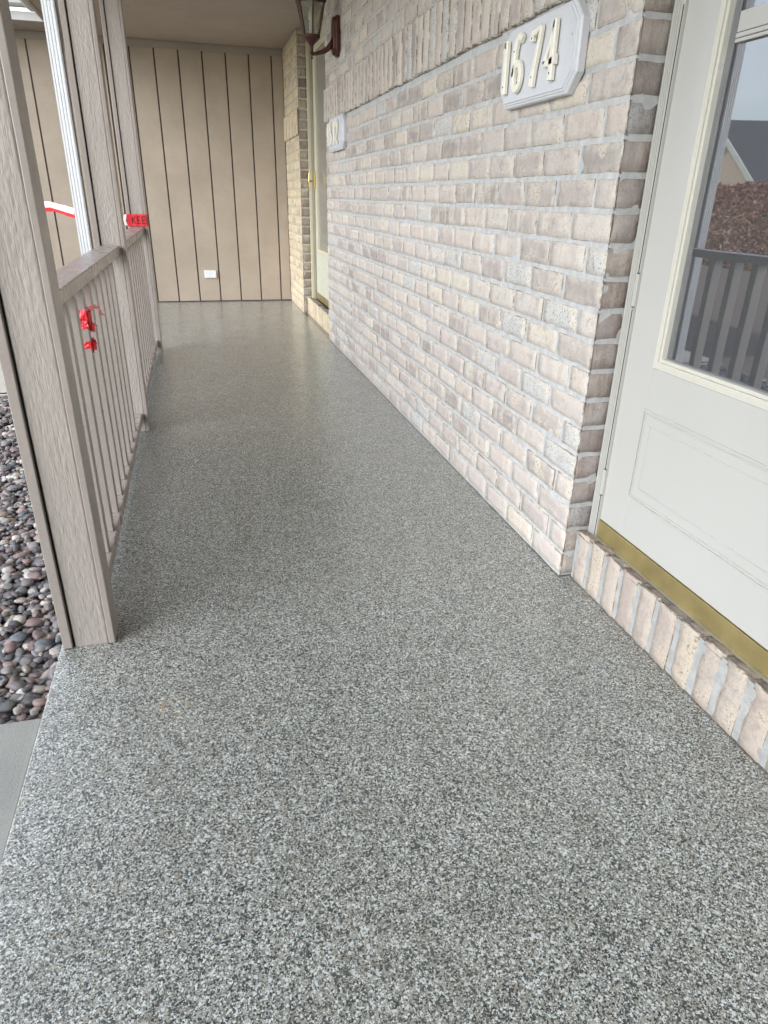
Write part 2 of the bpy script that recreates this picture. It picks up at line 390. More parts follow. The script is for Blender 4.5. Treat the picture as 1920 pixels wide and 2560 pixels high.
brick_wall('brick_wall', 'narrow brick wall with a warm cast tinted in, between the far storm door and the taupe siding', 5.36, 6.335, M_brick_y, M_braw_y, M_mort_y, 1.585)
brick_wall('brick_wall', 'brick wall on the near side of the closer storm door', -3.2, -1.08, M_brick, M_braw, M_mort, returns=(False, True))

def doorstep(y0, y1, label, mb_, mm_):
    root = thing('brick_doorstep', label, 'doorstep', (.08, (y0+y1)/2, 0), 'rowlock brick doorsteps')
    m = MB(); top = MB(); y = y1-.008; T = .168
    front = lambda u, v, d: (.036-d, u, v)
    while y > y0+.03:
        wd = .068+random.gauss(0, .002); a, b = y-wd, y
        zt = T+random.gauss(0, .0018); st = m.c[-1] if m.c else None
        state = random.getstate(); brick(m, front, a, b, -.004, zt, open_v1=True)
        tp = lambda u, v, d, zt=zt: (.0385+v, u, zt-.002-v*.20+d)
        brick(top, tp, a, b, -.001, .085)
        y = a-.0135+random.gauss(0, .0015)
    put(m.build('face_bricks', mb_, smooth=True), root)
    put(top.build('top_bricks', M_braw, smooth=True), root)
    m = MB(); m.prism([(.040, 0), (.040, .158), (.125, .142), (.125, 0)], lambda u, v, d: (u, d, v), y0, y1-.002)
    put(m.build('mortar', mm_), root); return root
doorstep(-1.075, -.002, 'worn brick doorstep under the closer storm door, stained dark on top', M_step, M_mstep)
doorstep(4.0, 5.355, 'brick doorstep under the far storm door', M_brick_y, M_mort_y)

# ---------------------------------------------------------------- storm doors
def rect_frame(m, x0, x1, y0, y1, z0, z1, wd, mi=0):
    m.box(x0, x1, y0, y0+wd, z0, z1, mi=mi); m.box(x0, x1, y1-wd, y1, z0, z1, mi=mi)
    m.box(x0, x1, y0+wd, y1-wd, z0, z0+wd, mi=mi); m.box(x0, x1, y0+wd, y1-wd, z1-wd, z1, mi=mi)
def near_door():
    root = thing('storm_door', 'closer pale grey storm door with reflecting glass and embossed lower panel', 'storm door', (.1, -.5, .16), 'storm doors')
    Z0, Z1 = .157, 2.12; ya, yb = -.042, -.985       # leaf, hinge side to latch side
    m = MB()
    for s, ye in ((1, -.001), (-1, -1.028)):           # ribbed brick-mould up both sides and across
        a, b = (ye-.041, ye) if s > 0 else (ye, ye+.041)
        m.box(.076, .13, a, b, .150, Z1+.045)
        for k, (p, wd) in enumerate(((.006, .006), (.016, .004), (.024, .004))):
            yy = ye-s*p-(wd if s > 0 else 0) if s > 0 else ye+p
            m.box(.0735-k*.0006, .077, yy, yy+wd, .151, Z1+.044)
    m.box(.076, .13, -.987, -.042, Z1+.004, Z1+.045)
    put(m.build('door_frame', M_frame, bevel=.0015), root)
    # leaf skin with embossed rectangle and raised glazing frame
    m = MB(); X = .0845
    m.box(X, .118, -.158, ya, .215, Z1); m.box(X, .118, yb, yb+.115, .215, Z1)
    m.box(X, .118, yb+.115, -.158, .215, .695); m.box(X, .118, yb+.115, -.158, Z1-.12, Z1)
    leaf = put(m.build('leaf', M_door, bevel=.0012), root)
    m = MB()
    for (i, wd, hh) in ((0, .006, .0036), (.010, .004, .0024), (.036, .0045, .0020)):
        z1, z0, a, b = .588-i, .335+i, -.152-i, -.875+i; h0 = X-hh
        m.box(h0, X+.003, b, a, z1-wd, z1); m.box(h0, X+.003, b, a, z0, z0+wd)
        m.box(h0, X+.003, a-wd, a, z0+wd, z1-wd); m.box(h0, X+.003, b, b+wd, z0+wd, z1-wd)
    put(m.build('embossed_panel', M_door, bevel=.0012), leaf)
    m = MB()
    def gf(x0, x1, y0, y1, z0, z1, wd): rect_frame(m, x0, x1, y0, y1, z0, z1, wd)
    gf(.0815, .113, -.870, -.157, .696, 2.01, .006); gf(.079, .113, -.864, -.163, .702, 2.004, .013)
    gf(.083, .113, -.851, -.176, .715, 1.991, .009)
    put(m.build('glazing_frame', M_cream, bevel=.001), root)
    m = MB(); m.box(.097, .100, -.847, -.180, .719, 1.985); g = put(m.build('glass', M_glass), root)
    m = MB(); m.box(.088, .0965, -.8415, -.2165, 1.396, 1.432); m.box(.0865, .0965, -.8415, -.2165, 1.386, 1.3945); m.box(.087, .0965, -.8415, -.2165, 1.378, 1.3848)
    m.box(.1035, .116, -.846, -.196, .726, .758)
    put(m.build('glazing_bar', M_frame, bevel=.001), root)
    m = MB(); m.box(.081, .092, yb, ya-.001, .159, .213); put(m.build('kick_strip', M_brass, bevel=.0015), root)
    m = MB(); m.box(.0715, .084, yb, ya-.003, .1565, .1590); put(m.build('drip_edge', M_alu), root)
    # hinge: dark slot broken by the knuckles
    m = MB()
    for a, b in ((1.50, 2.0), (.915, 1.478), (.375, .825), (.16, .288)): m.box(.0752, .0776, -.0405, -.0375, a, b)
    for z in (1.49, .912, .828, .372, .290): m.box(.0744, .0776, -.0435, -.0345, z, z+.0028)
    put(m.build('hinge', M_dark), root)
    m = MB(); m.box(.10, .125, -.0445, -.0405, .2, Z1); put(m.build('leaf_gap', M_dark), root)
    # latch handle on the free side
    m = MB(); m.box(.062, .0845, -.955, -.925, 1.02, 1.2); m.box(.03, .062, -.948, -.932, 1.05, 1.066); m.box(.022, .034, -.952, -.85, 1.048, 1.068)
    put(m.build('handle', M_gold, bevel=.003), root)
    return root
near_door()
def far_door():
    root = thing('storm_door', 'far cream storm door beside the warm-tinted bricks, with polished brass handle', 'storm door', (.12, 4.8, .16), 'storm doors')
    Z1 = 2.335
    m = MB(); m.box(.080, .16, 5.325, 5.356, .15, 2.386); m.box(.080, .16, 3.998, 4.03, .15, 2.386); m.box(.080, .16, 4.03, 5.325, Z1+.005, 2.386)
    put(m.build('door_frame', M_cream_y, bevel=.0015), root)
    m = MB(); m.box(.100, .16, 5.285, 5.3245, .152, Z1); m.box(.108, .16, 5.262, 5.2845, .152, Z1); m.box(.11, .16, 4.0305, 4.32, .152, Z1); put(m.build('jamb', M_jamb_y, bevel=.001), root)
    X = .120; ya, yb = 5.255, 4.33
    m = MB(); m.box(X, .15, ya-.115, ya, .222, Z1); m.box(X, .15, yb, yb+.115, .222, Z1); m.box(X, .15, yb+.115, ya-.115, .222, .60); m.box(X, .15, yb+.115, ya-.115, Z1-.12, Z1)
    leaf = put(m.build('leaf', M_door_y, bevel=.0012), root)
    m = MB()
    for i in (0, .022):
        rect_frame(m, X-.002, X+.002, yb+.10+i, ya-.10-i, .30+i, .50-i, .004)
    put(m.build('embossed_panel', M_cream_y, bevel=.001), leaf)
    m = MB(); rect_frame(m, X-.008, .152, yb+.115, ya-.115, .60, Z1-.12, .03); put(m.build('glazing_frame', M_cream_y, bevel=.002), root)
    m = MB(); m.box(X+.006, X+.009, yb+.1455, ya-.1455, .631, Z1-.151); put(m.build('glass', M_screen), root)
    m = MB(); m.box(X-.003, X+.004, yb, ya-.001, .16, .2215); put(m.build('kick_strip', M_brass), root)
    m = MB(); m.box(.105, .118, ya-.064, ya-.050, 1.14, 1.28)
    m.box(.056, .106, ya-.064, ya-.05, 1.195, 1.212)
    hs = [[(x+r*math.cos(a)*.5, ya-.057+r*math.sin(a), z) for a in [k*math.pi/4 for k in range(8)]] for x, z, r in ((.062, 1.12, .003), (.056, 1.15, .007), (.053, 1.2, .009), (.056, 1.26, .007), (.062, 1.295, .003))]
    m.rings(hs); put(m.build('handle', M_gold, smooth=False, bevel=.002), root)
    m = MB(); m.box(.0785, .081, 5.328, 5.353, 1.19, 1.28); put(m.build('strike_plate', M_gold), root)
    return root
far_door()
for y0, y1, lab, mm in ((-.97, -.05, 'grey inner door behind the closer storm door glass', (.36, .38, .39)), (4.34, 5.24, 'grey inner door behind the far storm door glass', (.42, .41, .37))):
    r = thing('inner_door', lab, 'door', (.24, (y0+y1)/2, .16), 'inner doors')
    mt = paint('inner_door_paint', mm, .04, .5)
    m = MB(); m.box(.215, .25, y0, y1, .16, 2.2); leaf = put(m.build('leaf', mt), r)
    m = MB()
    for z0, z1 in ((.3, .85), (1.0, 1.45), (1.55, 2.1)):
        for a, b in ((y0+.1, (y0+y1)/2-.05), ((y0+y1)/2+.05, y1-.1)): rect_frame(m, .209, .214, a, b, z0, z1, .018)
    put(m.build('panel_moulding', mt, bevel=.003), leaf)

# ---------------------------------------------------------------- siding wall, ceiling, eaves
def siding():
    root = thing('siding_wall', 'taupe board siding wall closing the far end of the porch', 'wall', (-2.2, 6.4, 0))
    g = .2228; m = MB(); x = -1.447-g*8
    while x < 0:
        a = x+.0065; b = min(x+g-.0065, -.001)
        z0 = .012 if x > -1.5 else -.12
        m.prism([(a, 0), (a+.002, -.009), (b-.002, -.009), (b, 0)], lambda u, v, d: (u, 6.348+v, d), z0, 2.392)
        x += g
    put(m.build('siding_boards', M_siding), root)
    m = MB(); m.box(-3.35, .0, 6.348, 6.42, -.15, 2.4); put(m.build('backing', mat_simple('groove_shadow_paint', (.07, .055, .05), .8)), root)
    m = MB(); m.box(-3.35, -.002, 6.322, 6.338, 2.330, 2.389); put(m.build('frieze_board', M_wood, bevel=.002), root)
    return root
siding()
# white cover plate low on the siding
r = thing('vent_cover', 'small white louvred cover low on the taupe siding', 'vent', (-.871, 6.339, .29))
m = MB(); rect = [(-.935, .25), (-.811, .25), (-.807, .328), (-.934, .328)]
m.box(-.934, -.808, 6.316, 6.3385, .250, .328); put(m.build('box', M_white, bevel=.003), r)
m = MB()
for k in range(2): m.box(-.928+k*.06, -.874+k*.06, 6.3135, 6.3165, .257, .315)
put(m.build('cover_flap', M_white, bevel=.0015), r)
m = MB(); m.box(-.875, -.867, 6.311, 6.3165, .318, .324); put(m.build('screw', M_alu), r)

def roof():
    root = thing('porch_roof', 'porch roof with taupe rough sawn plywood ceiling', 'roof', (-1, 2, CEIL))
    m = MB(); m.box(-2.06, .1, -5.0, 6.337, CEIL+.0005, CEIL+.02); put(m.build('ceiling', M_ceil), root)
    m = MB(); m.box(-2.085, -2.0605, -5.0, 5.86, CEIL-.012, CEIL+.15); put(m.build('fascia', M_wood, bevel=.002), root)
    m = MB(); m.prism([(-2.12, CEIL+.14), (4.0, CEIL+2.4), (4.0, CEIL+2.5), (-2.12, CEIL+.18)], lambda u, v, d: (u, d, v), -5.0, 6.3)
    m.prism([(4.001, CEIL+2.4), (10, CEIL+.14), (10, CEIL+.18), (4.001, CEIL+2.5)], lambda u, v, d: (u, d, v), -5.0, 6.3)
    put(m.build('shingles', mat_simple('shingle', (.09, .08, .075), .9, 0, .8, 60)), root)
    # far wing: eave, fascia and its own roof
    root2 = thing('garage_roof', 'far wing roof edge with white fascia above the taupe siding', 'roof', (-3.3, 6.2, CEIL))
    m = MB()
    x = -2.062
    while x > -3.3: m.box(x-.296, x, 5.892, 6.321, CEIL, CEIL+.012); x -= .30
    put(m.build('soffit', M_wood), root2)
    m = MB(); m.box(-3.45, -2.09, 5.872, 5.8905, CEIL-.002, CEIL+.058); put(m.build('fascia', M_gut, bevel=.002), root2)
    m = MB(); m.prism([(5.72, CEIL+.17), (10.5, CEIL+2.2), (10.5, CEIL+2.26), (5.72, CEIL+.20)], lambda u, v, d: (d, u, v), -3.5, -2.125)
    m.prism([(6.31, CEIL+.40), (10.5, CEIL+2.2), (10.5, CEIL+2.26), (6.31, CEIL+.44)], lambda u, v, d: (d, u, v), -2.12, 10)
    put(m.build('shingles', bpy.data.materials['shingle']), root2)
    g = MB(); prof = [(5.871, CEIL+.085), (5.80, CEIL+.085), (5.775, CEIL+.10), (5.772, CEIL+.13), (5.755, CEIL+.15), (5.755, CEIL+.165), (5.871, CEIL+.165)]
    g.prism(prof, lambda u, v, d: (d, u, v), -3.48, -2.13); o = g.build('gutter', M_gut, bevel=.002)
    tag(o, 'white rain gutter along the eave of the far siding wall', 'gutter')
    g = MB(); prof = [(-2.087, CEIL+.03), (-2.15, CEIL+.03), (-2.18, CEIL+.05), (-2.185, CEIL+.09), (-2.20, CEIL+.11), (-2.20, CEIL+.13), (-2.087, CEIL+.13)]
    g.prism(prof, lambda u, v, d: (u, d, v), -5.0, 5.70); o = g.build('gutter', M_gut, bevel=.002)
    tag(o, 'white rain gutter along the porch eave above the posts', 'gutter')
roof()
# fluted downspout against the middle post
m = MB(); prof = []
n = 4; x0, x1 = -1.5055, -1.4565
for k in range(n):
    a = x0+(x1-x0)*k/n; wd = (x1-x0)/n
    prof += [(a+.0008, 1.753), (a+wd*.62, 1.753), (a+wd*.74, 1.7555), (a+wd*.88, 1.7555)]
prof += [(x1, 1.757), (x1, 1.82), (x0, 1.82)]
m.prism(prof, lambda u, v, d: (u, v, d), -.02, 2.30)
m.prism([(p[0], p[1]) for p in prof], lambda u, v, d: (u-(.62 if d > 2.35 else 0), v, d), 2.3005, 2.4195)
m.prism([(p[0], p[1]) for p in prof], lambda u, v, d: (u-(.10 if d < -.05 else 0), v, d), -.0205, -.085)
tag(m.build('downspout', M_white), 'white fluted downspout running down beside the middle porch post', 'downspout')

# ---------------------------------------------------------------- posts and railings
def make_post(label):
    root = thing('porch_post', label, 'post', (-1.38, 0, 0), 'taupe porch posts')
    m = MB(); nz = 620; nx = 26; g = []
    for j in range(nz+1):
        for i in range(nx+1):
            x = -1.4175+.0845*i/nx; z = CEIL*j/nz
            e = .006 if i == 0 else .004 if i == nx else 0
            q = noise.noise(Vector((x*150, z*38, 1)))*.0009+noise.noise(Vector((x*330, z*60, 7)))*.0007+noise.noise(Vector((x*30, z*6, 4)))*.0010
            if .40 < z < .47: q *= .35
            g.append((x, -.0445+e+q, z))
    m.add(g, [(j*(nx+1)+i, j*(nx+1)+i+1, (j+1)*(nx+1)+i+1, (j+1)*(nx+1)+i) for j in range(nz) for i in range(nx)])
    m.box(-1.417, -1.334, -.036, .034, 0.001, CEIL-.001)
    put(m.build('panel', M_rough, smooth=True), root)
    for a, b in ((-1.444, -1.4215), (-1.3325, -1.317)):
        m = MB(); nz = 60
        rs = []
        for j in range(nz+1):
            z = .002+(CEIL-.004)*j/nz; w = lambda k: noise.noise(Vector((k*7+a*9, z*9, 2)))*.0007
            rs.append([(a+w(1), -.053+w(2), z), (b+w(3), -.053+w(4), z), (b+w(5), .036, z), (a+w(6), .036, z)])
        m.rings(rs); put(m.build('side_board', M_wood, bevel=.002), root)
    m = MB(); m.box(-1.4212, -1.4178, -.04, .03, .003, CEIL-.003); put(m.build('gap', M_dark), root)
    return root
def dup(root, dy, label):
    r = root.copy(); COL.objects.link(r); r.location.y += dy; r['label'] = label
    for ch in root.children:
        c = ch.copy(); COL.objects.link(c); c.parent = r; c.matrix_parent_inverse = ch.matrix_parent_inverse.copy()
    return r
M_rail = paint('taupe_paint_rail', (.345, .30, .28), .05, .30, .06, (60, 5, 60), .001, 0, spots=0.0, fine=.02)
P = make_post('nearest porch post, rough sawn taupe panel between two smooth boards')
P2 = dup(P, 1.813, 'middle porch post with the white downspout against its outer side')
P3 = dup(P, 3.703, 'far porch post wrapped with lettered red tape')

def railing(y0, y1, ys, label):
    root = thing('porch_railing', label, 'railing', (-1.385, (y0+y1)/2, 0), 'porch railings')
    def rail(zc, h, wd, name):
        m = MB(); n = 1; rs = []
        for k in range(n+1):
            y = y0+(y1-y0)*k/n; s = 0
            rs.append([(-1.386-wd, y, zc-h+s), (-1.386+wd, y, zc-h+s), (-1.386+wd, y, zc+h+s), (-1.386-wd, y, zc+h+s)])
        m.rings(rs); return put(m.build(name, M_rail, bevel=.004), root)
    rail(.8435, .019, .0435, 'top_rail'); rail(.076, .019, .0435, 'bottom_rail')
    for y in ys:
        m = MB(); m.box(-1.404, -1.353+random.gauss(0, .001), y-.019, y+.019, .0952, .8245); put(m.build('baluster', M_wood, bevel=.0015), root)
railing(.0365, 1.7595, [.157+.148*k for k in range(10)], 'nearer railing with slim balusters between the nearest and middle posts')
railing(1.8495, 3.6495, [1.955+.1505*k for k in range(11)], 'farther railing between the middle and far posts')

# ---------------------------------------------------------------- address plaques
def smooth(pts, wds, k=4):
    if len(pts) < 4 or not hasattr(wds, '__len__'): return pts, wds
    P = [(p[0], p[1], w) for p, w in zip(pts, wds)]; o = []
    for i in range(len(P)-1):
        a, b, c, d_ = P[max(0, i-1)], P[i], P[i+1], P[min(len(P)-1, i+2)]
        for q in range(k):
            t = q/k; o.append(tuple(.5*((2*b[j])+(c[j]-a[j])*t+(2*a[j]-5*b[j]+4*c[j]-d_[j])*t*t+(3*b[j]-a[j]-3*c[j]+d_[j])*t**3) for j in range(3)))
    o.append(P[-1]); return [q[:2] for q in o], [q[2] for q in o]
def ribbon(m, pts, wds, fn, d0, d1, ch=.0022, chd=.0022):
    """stroke of varying width as a chamfered extruded bar"""
    n = len(pts); Lf, Rt = [], []
    for i in range(n):
        a = Vector(pts[max(0, i-1)]); b = Vector(pts[min(n-1, i+1)]); t = (b-a).normalized(); nn = Vector((-t.y, t.x)); p = Vector(pts[i]); wv = wds[i] if hasattr(wds, '__len__') else wds
        Lf.append((p, nn*wv/2)); 
    rs = []
    for p, o in Lf:
        k = max(0.0, 1-ch/max(o.length, 1e-5)); q = lambda f, d, p=p, o=o: fn(p.x+o.x*f, p.y+o.y*f, d)
        rs.append([q(-1, d0), q(-1, d1-chd), q(-k, d1), q(k, d1), q(1, d1-chd), q(1, d0)])
    m.rings(rs)
def arc(cx, cy, rx, ry, a0, a1, n=14): return [(cx+rx*math.cos(rad(a0+(a1-a0)*i/n)), cy+ry*math.sin(rad(a0+(a1-a0)*i/n))) for i in range(n+1)]
# digits in a 0..1 high box; u grows to the reader's right
DIG = {
 '1': [([(.12, 1.0), (.12, .5), (.12, .0)], [.15, .15, .15]), ([(-.02, .80), (.12, .97)], [.06, .1])],
 '6': [([(.42, .90), (.33, .985), (.20, .96), (.09, .80), (.05, .55), (.06, .28)], [.13, .12, .12, .14, .16, .15]), (arc(.25, .27, .19, .235, 175, 535, 22), .13)],
 '7': [([(.0, .80), (.03, .92), (.14, .93), (.27, .95), (.46, 1.0)], [.15, .12, .11, .09, .05]), ([(.44, .98), (.34, .62), (.22, .30), (.15, .0)], [.08, .11, .14, .17])],
 '4': [([(.36, 1.0), (.34, .5), (.33, .0)], [.13, .15, .17]), ([(.36, .97), (.20, .62), (.0, .31)], [.09, .08, .11]), ([(-.02, .31), (.25, .31), (.50, .34)], [.11, .12, .15])],
 '2': [([(.05, .74), (.06, .88), (.2, .97), (.36, .90), (.40, .72), (.30, .45), (.13, .22), (.02, .06)], [.15, .12, .11, .14, .15, .13, .1, .1]), ([(.0, .06), (.25, .06), (.47, .04)], [.12, .12, .15])],
}
def plaque(y0, y1, z0, z1, text, us, label):
    yc = (y0+y1)/2; root = thing('address_plaque', label, 'house number', (-.01, yc, z0), 'address plaques')
    fn = lambda u, v, d: (-d, yc-u, v)        # u to the right as read from the porch
    W = (y1-y0)/2; c = .045
    def octo(i): w = W-i; a, b = z0+i, z1-i; k = c-i*.4; return [(-w+k, a), (w-k, a), (w, a+k), (w, b-k), (w-k, b), (-w+k, b), (-w, b-k), (-w, a+k)]
    m = MB(); rs = []
    for i, d in ((0, .001), (0, .020), (.003, .024), (.007, .0245), (.0085, .028), (.013, .0285), (.0145, .032)):
        rs.append([fn(u, v, d) for u, v in octo(i)])
    m.rings(rs); put(m.build('plate', M_plate), root)
    h = (z1-z0)*.66; zb = z0+(z1-z0)*.18
    for ch, u in zip(text, us):
        m = MB(); f2 = lambda a, b, d, u=u: fn(u+a*h*.92, zb+b*h, d)
        for pts, wd in DIG[ch]:
            pp, ww = smooth(pts, wd); ribbon(m, pp, [q*1.15 for q in ww] if hasattr(ww, '__len__') else ww*1.15, f2, .0365, .0480, .022)
        o = put(m.build('digit', M_digit), root)
        for (a, b) in {'1': ((.12, .88), (.12, .14)), '6': ((.08, .74), (.38, .14)), '7': ((.05, .84), (.20, .15)), '4': ((.35, .88), (.33, .12)), '2': ((.08, .80), (.36, .05))}[ch]:
            m = MB(); m.rings([[f2(a+.022*math.cos(t), b+.022*math.sin(t), d) for t in [k*math.pi/3 for k in range(6)]] for d in (.045, .0486)])
            put(m.build('nail', M_dark), o)
    m = MB(); m.rings([[fn(W-.028+.004*math.cos(t), z0+(z1-z0)*.62+.004*math.sin(t), d) for t in [k*math.pi/4 for k in range(8)]] for d in (.032, .0335)])
    put(m.build('screw', M_cream), root)
plaque(.232, .716, 1.338, 1.548, '1674', (-.188, -.118, .000, .092), 'large pale octagonal address plaque reading 1674, beside the closer door')
plaque(3.232, 3.745, 1.362, 1.566, '1672', (-.188, -.118, .000, .092), 'distant pale address plaque reading 1672, near the lantern')

# ---------------------------------------------------------------- wall lantern
def lantern():
    cy = 3.47; cx = -.178
    root = thing('wall_lantern', 'dark bronze carriage lantern on a curved arm above the distant plaque', 'lantern', (-.02, cy, 2.0))
    fn = lambda u, v, d: (-d, cy+u, v)
    m = MB(); rs = []
    for i, d in ((0, .002), (0, .022), (.006, .026), (.010, .040), (.014, .044)):
        w, a, b, k = .052-i, 1.898+i, 2.118-i, .030-i*.3
        rs.append([fn(u, v, d) for u, v in ((-w+k, a), (w-k, a), (w, a+k), (w, b-k), (w-k, b), (-w+k, b), (-w, b-k), (-w, a+k))])
    m.rings(rs); put(m.build('backplate', M_lant, bevel=.001), root)
    m = MB()
    path = [(-.044, 1.975, .034), (-.06, 1.955, .026), (-.085, 1.932, .018), (-.115, 1.918, .0125), (-.145, 1.910, .011), (-.172, 1.905, .0105)]
    m.rings([[(x+(-.3 if 0 else 0), cy+r*.55*math.cos(t), z+r*math.sin(t)) for t in [k*math.pi/5 for k in range(10)]] for x, z, r in path])
    put(m.build('arm', M_lant, smooth=True), root)
    def ring(r, z, n=6, ph=0): return [(cx+r*math.cos(ph+k*2*math.pi/n), cy+r*math.sin(ph+k*2*math.pi/n), z) for k in range(n)]
    m = MB(); m.rings([ring(r, z, 12) for r, z in ((.002, 1.876), (.007, 1.880), (.0075, 1.886), (.004, 1.892), (.006, 1.900), (.013, 1.906), (.014, 1.915), (.010, 1.922), (.011, 1.945), (.016, 1.955), (.030, 1.968), (.046, 1.982), (.055, 1.992), (.056, 2.003), (.050, 2.006))])
    put(m.build('base', M_lant, smooth=True), root)
    m = MB(); ph = math.pi/6
    for k in range(6):
        a = ph+k*math.pi/3; u = Vector((math.cos(a), math.sin(a), 0)); t = Vector((-u.y, u.x, 0))
        rs = []
        for r, z in ((.053, 2.004), (.090, 2.172)):
            c = Vector((cx, cy, z))+u*r; rs.append([tuple(c+t*p+u*q) for p, q in ((-.0045, -.003), (.0045, -.003), (.0045, .004), (-.0045, .004))])
        m.rings(rs)
    m.rings([ring(r, z, 6, ph) for r, z in ((.087, 2.168), (.098, 2.170), (.104, 2.180), (.104, 2.186), (.092, 2.192))])
    put(m.build('cage', M_lant, bevel=.0008), root)
    m = MB(); m.rings([ring(r, z, 6, ph) for r, z in ((.051, 2.006), (.087, 2.170))], cap=False); put(m.build('glass', M_lglass), root)
    m = MB(); m.rings([ring(r, z, 6, ph) for r, z in ((.092, 2.192), (.088, 2.21), (.06, 2.245), (.04, 2.262), (.03, 2.268))])
    m.rings([ring(r, z, 12) for r, z in ((.03, 2.268), (.033, 2.28), (.022, 2.30), (.008, 2.315), (.012, 2.33), (.003, 2.345))])
    put(m.build('cap', M_lant), root)
    m = MB(); m.rings([ring(r, z, 12) for r, z in ((.014, 2.007), (.014, 2.07), (.010, 2.073), (.017, 2.09), (.015, 2.12), (.003, 2.15))]); put(m.build('bulb', M_bulb, smooth=True), root)
lantern()

# ---------------------------------------------------------------- red barrier tape
def tape_strip(name, label, pts, width, mats, twist=0.0, parent=None, n=60):
    m = MB(); rs = []
    for k in range(n+1):
        s = k/n*(len(pts)-1); i = min(int(s), len(pts)-2); f = s-i
        p = Vector(pts[i]).lerp(Vector(pts[i+1]), f); t = (Vector(pts[i+1])-Vector(pts[i])).normalized()
        side = Vector((0, 0, 1)).cross(t).normalized(); up = Vector((0, 0, 1))
        a = twist*k/n+noise.noise(Vector((k*.13, 1, 3)))*.35; wd = width*(1+.1*noise.noise(Vector((k*.2, 5, 1))))
        dd = (up*math.cos(a)+side*math.sin(a))
        rs.append([tuple(p-dd*wd/2), tuple(p-dd*wd*.1+side*.006), tuple(p+dd*wd/2), tuple(p+dd*wd/2-side*.0008), tuple(p-dd*wd*.1+side*.0052), tuple(p-dd*wd/2-side*.0008)])
    nn = len(rs[0])
    for k in range(n):
        for i in range(nn): m.add([rs[k][i], rs[k][(i+1) % nn], rs[k+1][(i+1) % nn], rs[k+1][i]], [(0, 1, 2, 3)], mi=1 if i in (1, 3) else 0)
    return m.build(name, mats, parent)
o = tape_strip('barrier_tape', '', [(-1.508, 1.79, .990), (-1.64, 2.04, 1.012), (-1.85, 2.42, 1.0), (-2.05, 2.79, .97)], .042, [M_red, M_pink], .5)
tag(o, 'red barrier tape with painted white glare, stretched from the downspout out over the stones', 'tape')
m = MB(); m.rings([[(-2.055+a*r, 2.795+b*r, z) for a, b in ((-1, -1), (1, -1), (1, 1), (-1, 1))] for r, z in ((.002, -.25), (.018, -.1), (.018, 1.10))])
tag(m.build('wooden_stake', mat_simple('stake_wood', (.42, .32, .20), .8, 0, .5, 90), bevel=.002), 'wooden stake in the stones holding the end of the red tape', 'stake')
# lettered band around the far post
root = thing('barrier_tape', 'red tape lettered KEEP wrapped around the far porch post', 'tape', (-1.38, 3.70, .87))
m = MB(); z0, z1 = .868, .944; yf = 3.6455; e = .0012
xa, xb = -1.4475, -1.3145; ya, yb = yf, 3.742
for (p, q) in (((xa, ya), (xb, ya)), ((xb, ya), (xb, yb)), ((xb, yb), (xa, yb)), ((xa, yb), (xa, ya))):
    n = 14
    for k in range(n):
        def P_(s): 
            x = p[0]+(q[0]-p[0])*s; y = p[1]+(q[1]-p[1])*s
            wv = .0010*math.sin(s*17+p[0]*30); nx, ny = (q[1]-p[1]), -(q[0]-p[0]); l = math.hypot(nx, ny); return x+nx/l*wv, y+ny/l*wv
        a, b = P_(k/n), P_((k+1)/n); m.add([(a[0], a[1], z0), (b[0], b[1], z0), (b[0], b[1], z1), (a[0], a[1], z1)], [(0, 1, 2, 3)])
band = put(m.build('band', M_red), root); md = band.modifiers.new('solid', 'SOLIDIFY'); md.thickness = .0008
m = MB(); fnt = lambda u, v, d: (u, yf-.0018-d, v)
def bar(x0, za, x1, zb, wd=.0042):
    ribbon(m, [(x0, za), (x1, zb)], wd, fnt, 0, .0006, .0001, .0001)
def KEE(x):
    bar(x, .884, x, .930); bar(x+.002, .905, x+.021, .931); bar(x+.006, .909, x+.022, .883)
def EE(x):
    bar(x, .884, x, .930); bar(x, .928, x+.020, .928); bar(x, .907, x+.017, .907); bar(x, .886, x+.020, .886)
KEE(-1.412); EE(-1.378); EE(-1.3475); bar(-1.3185, .884, -1.3185, .930)
put(m.build('lettering', M_ink), root)
# loose tail at the left end of the band, its white glint painted pale
m = MB(); rs = []
for k in range(9):
    f = k/8; rs.append([(-1.4475-.018*f, 3.645+.02*f, .872+.004*f), (-1.449-.020*f, 3.640-.006*math.sin(f*5), .905), (-1.4475-.017*f, 3.645+.02*f, .943-.006*f)])
m.rings(rs, close=False, cap=False); put(m.build('tail', M_pink), root)
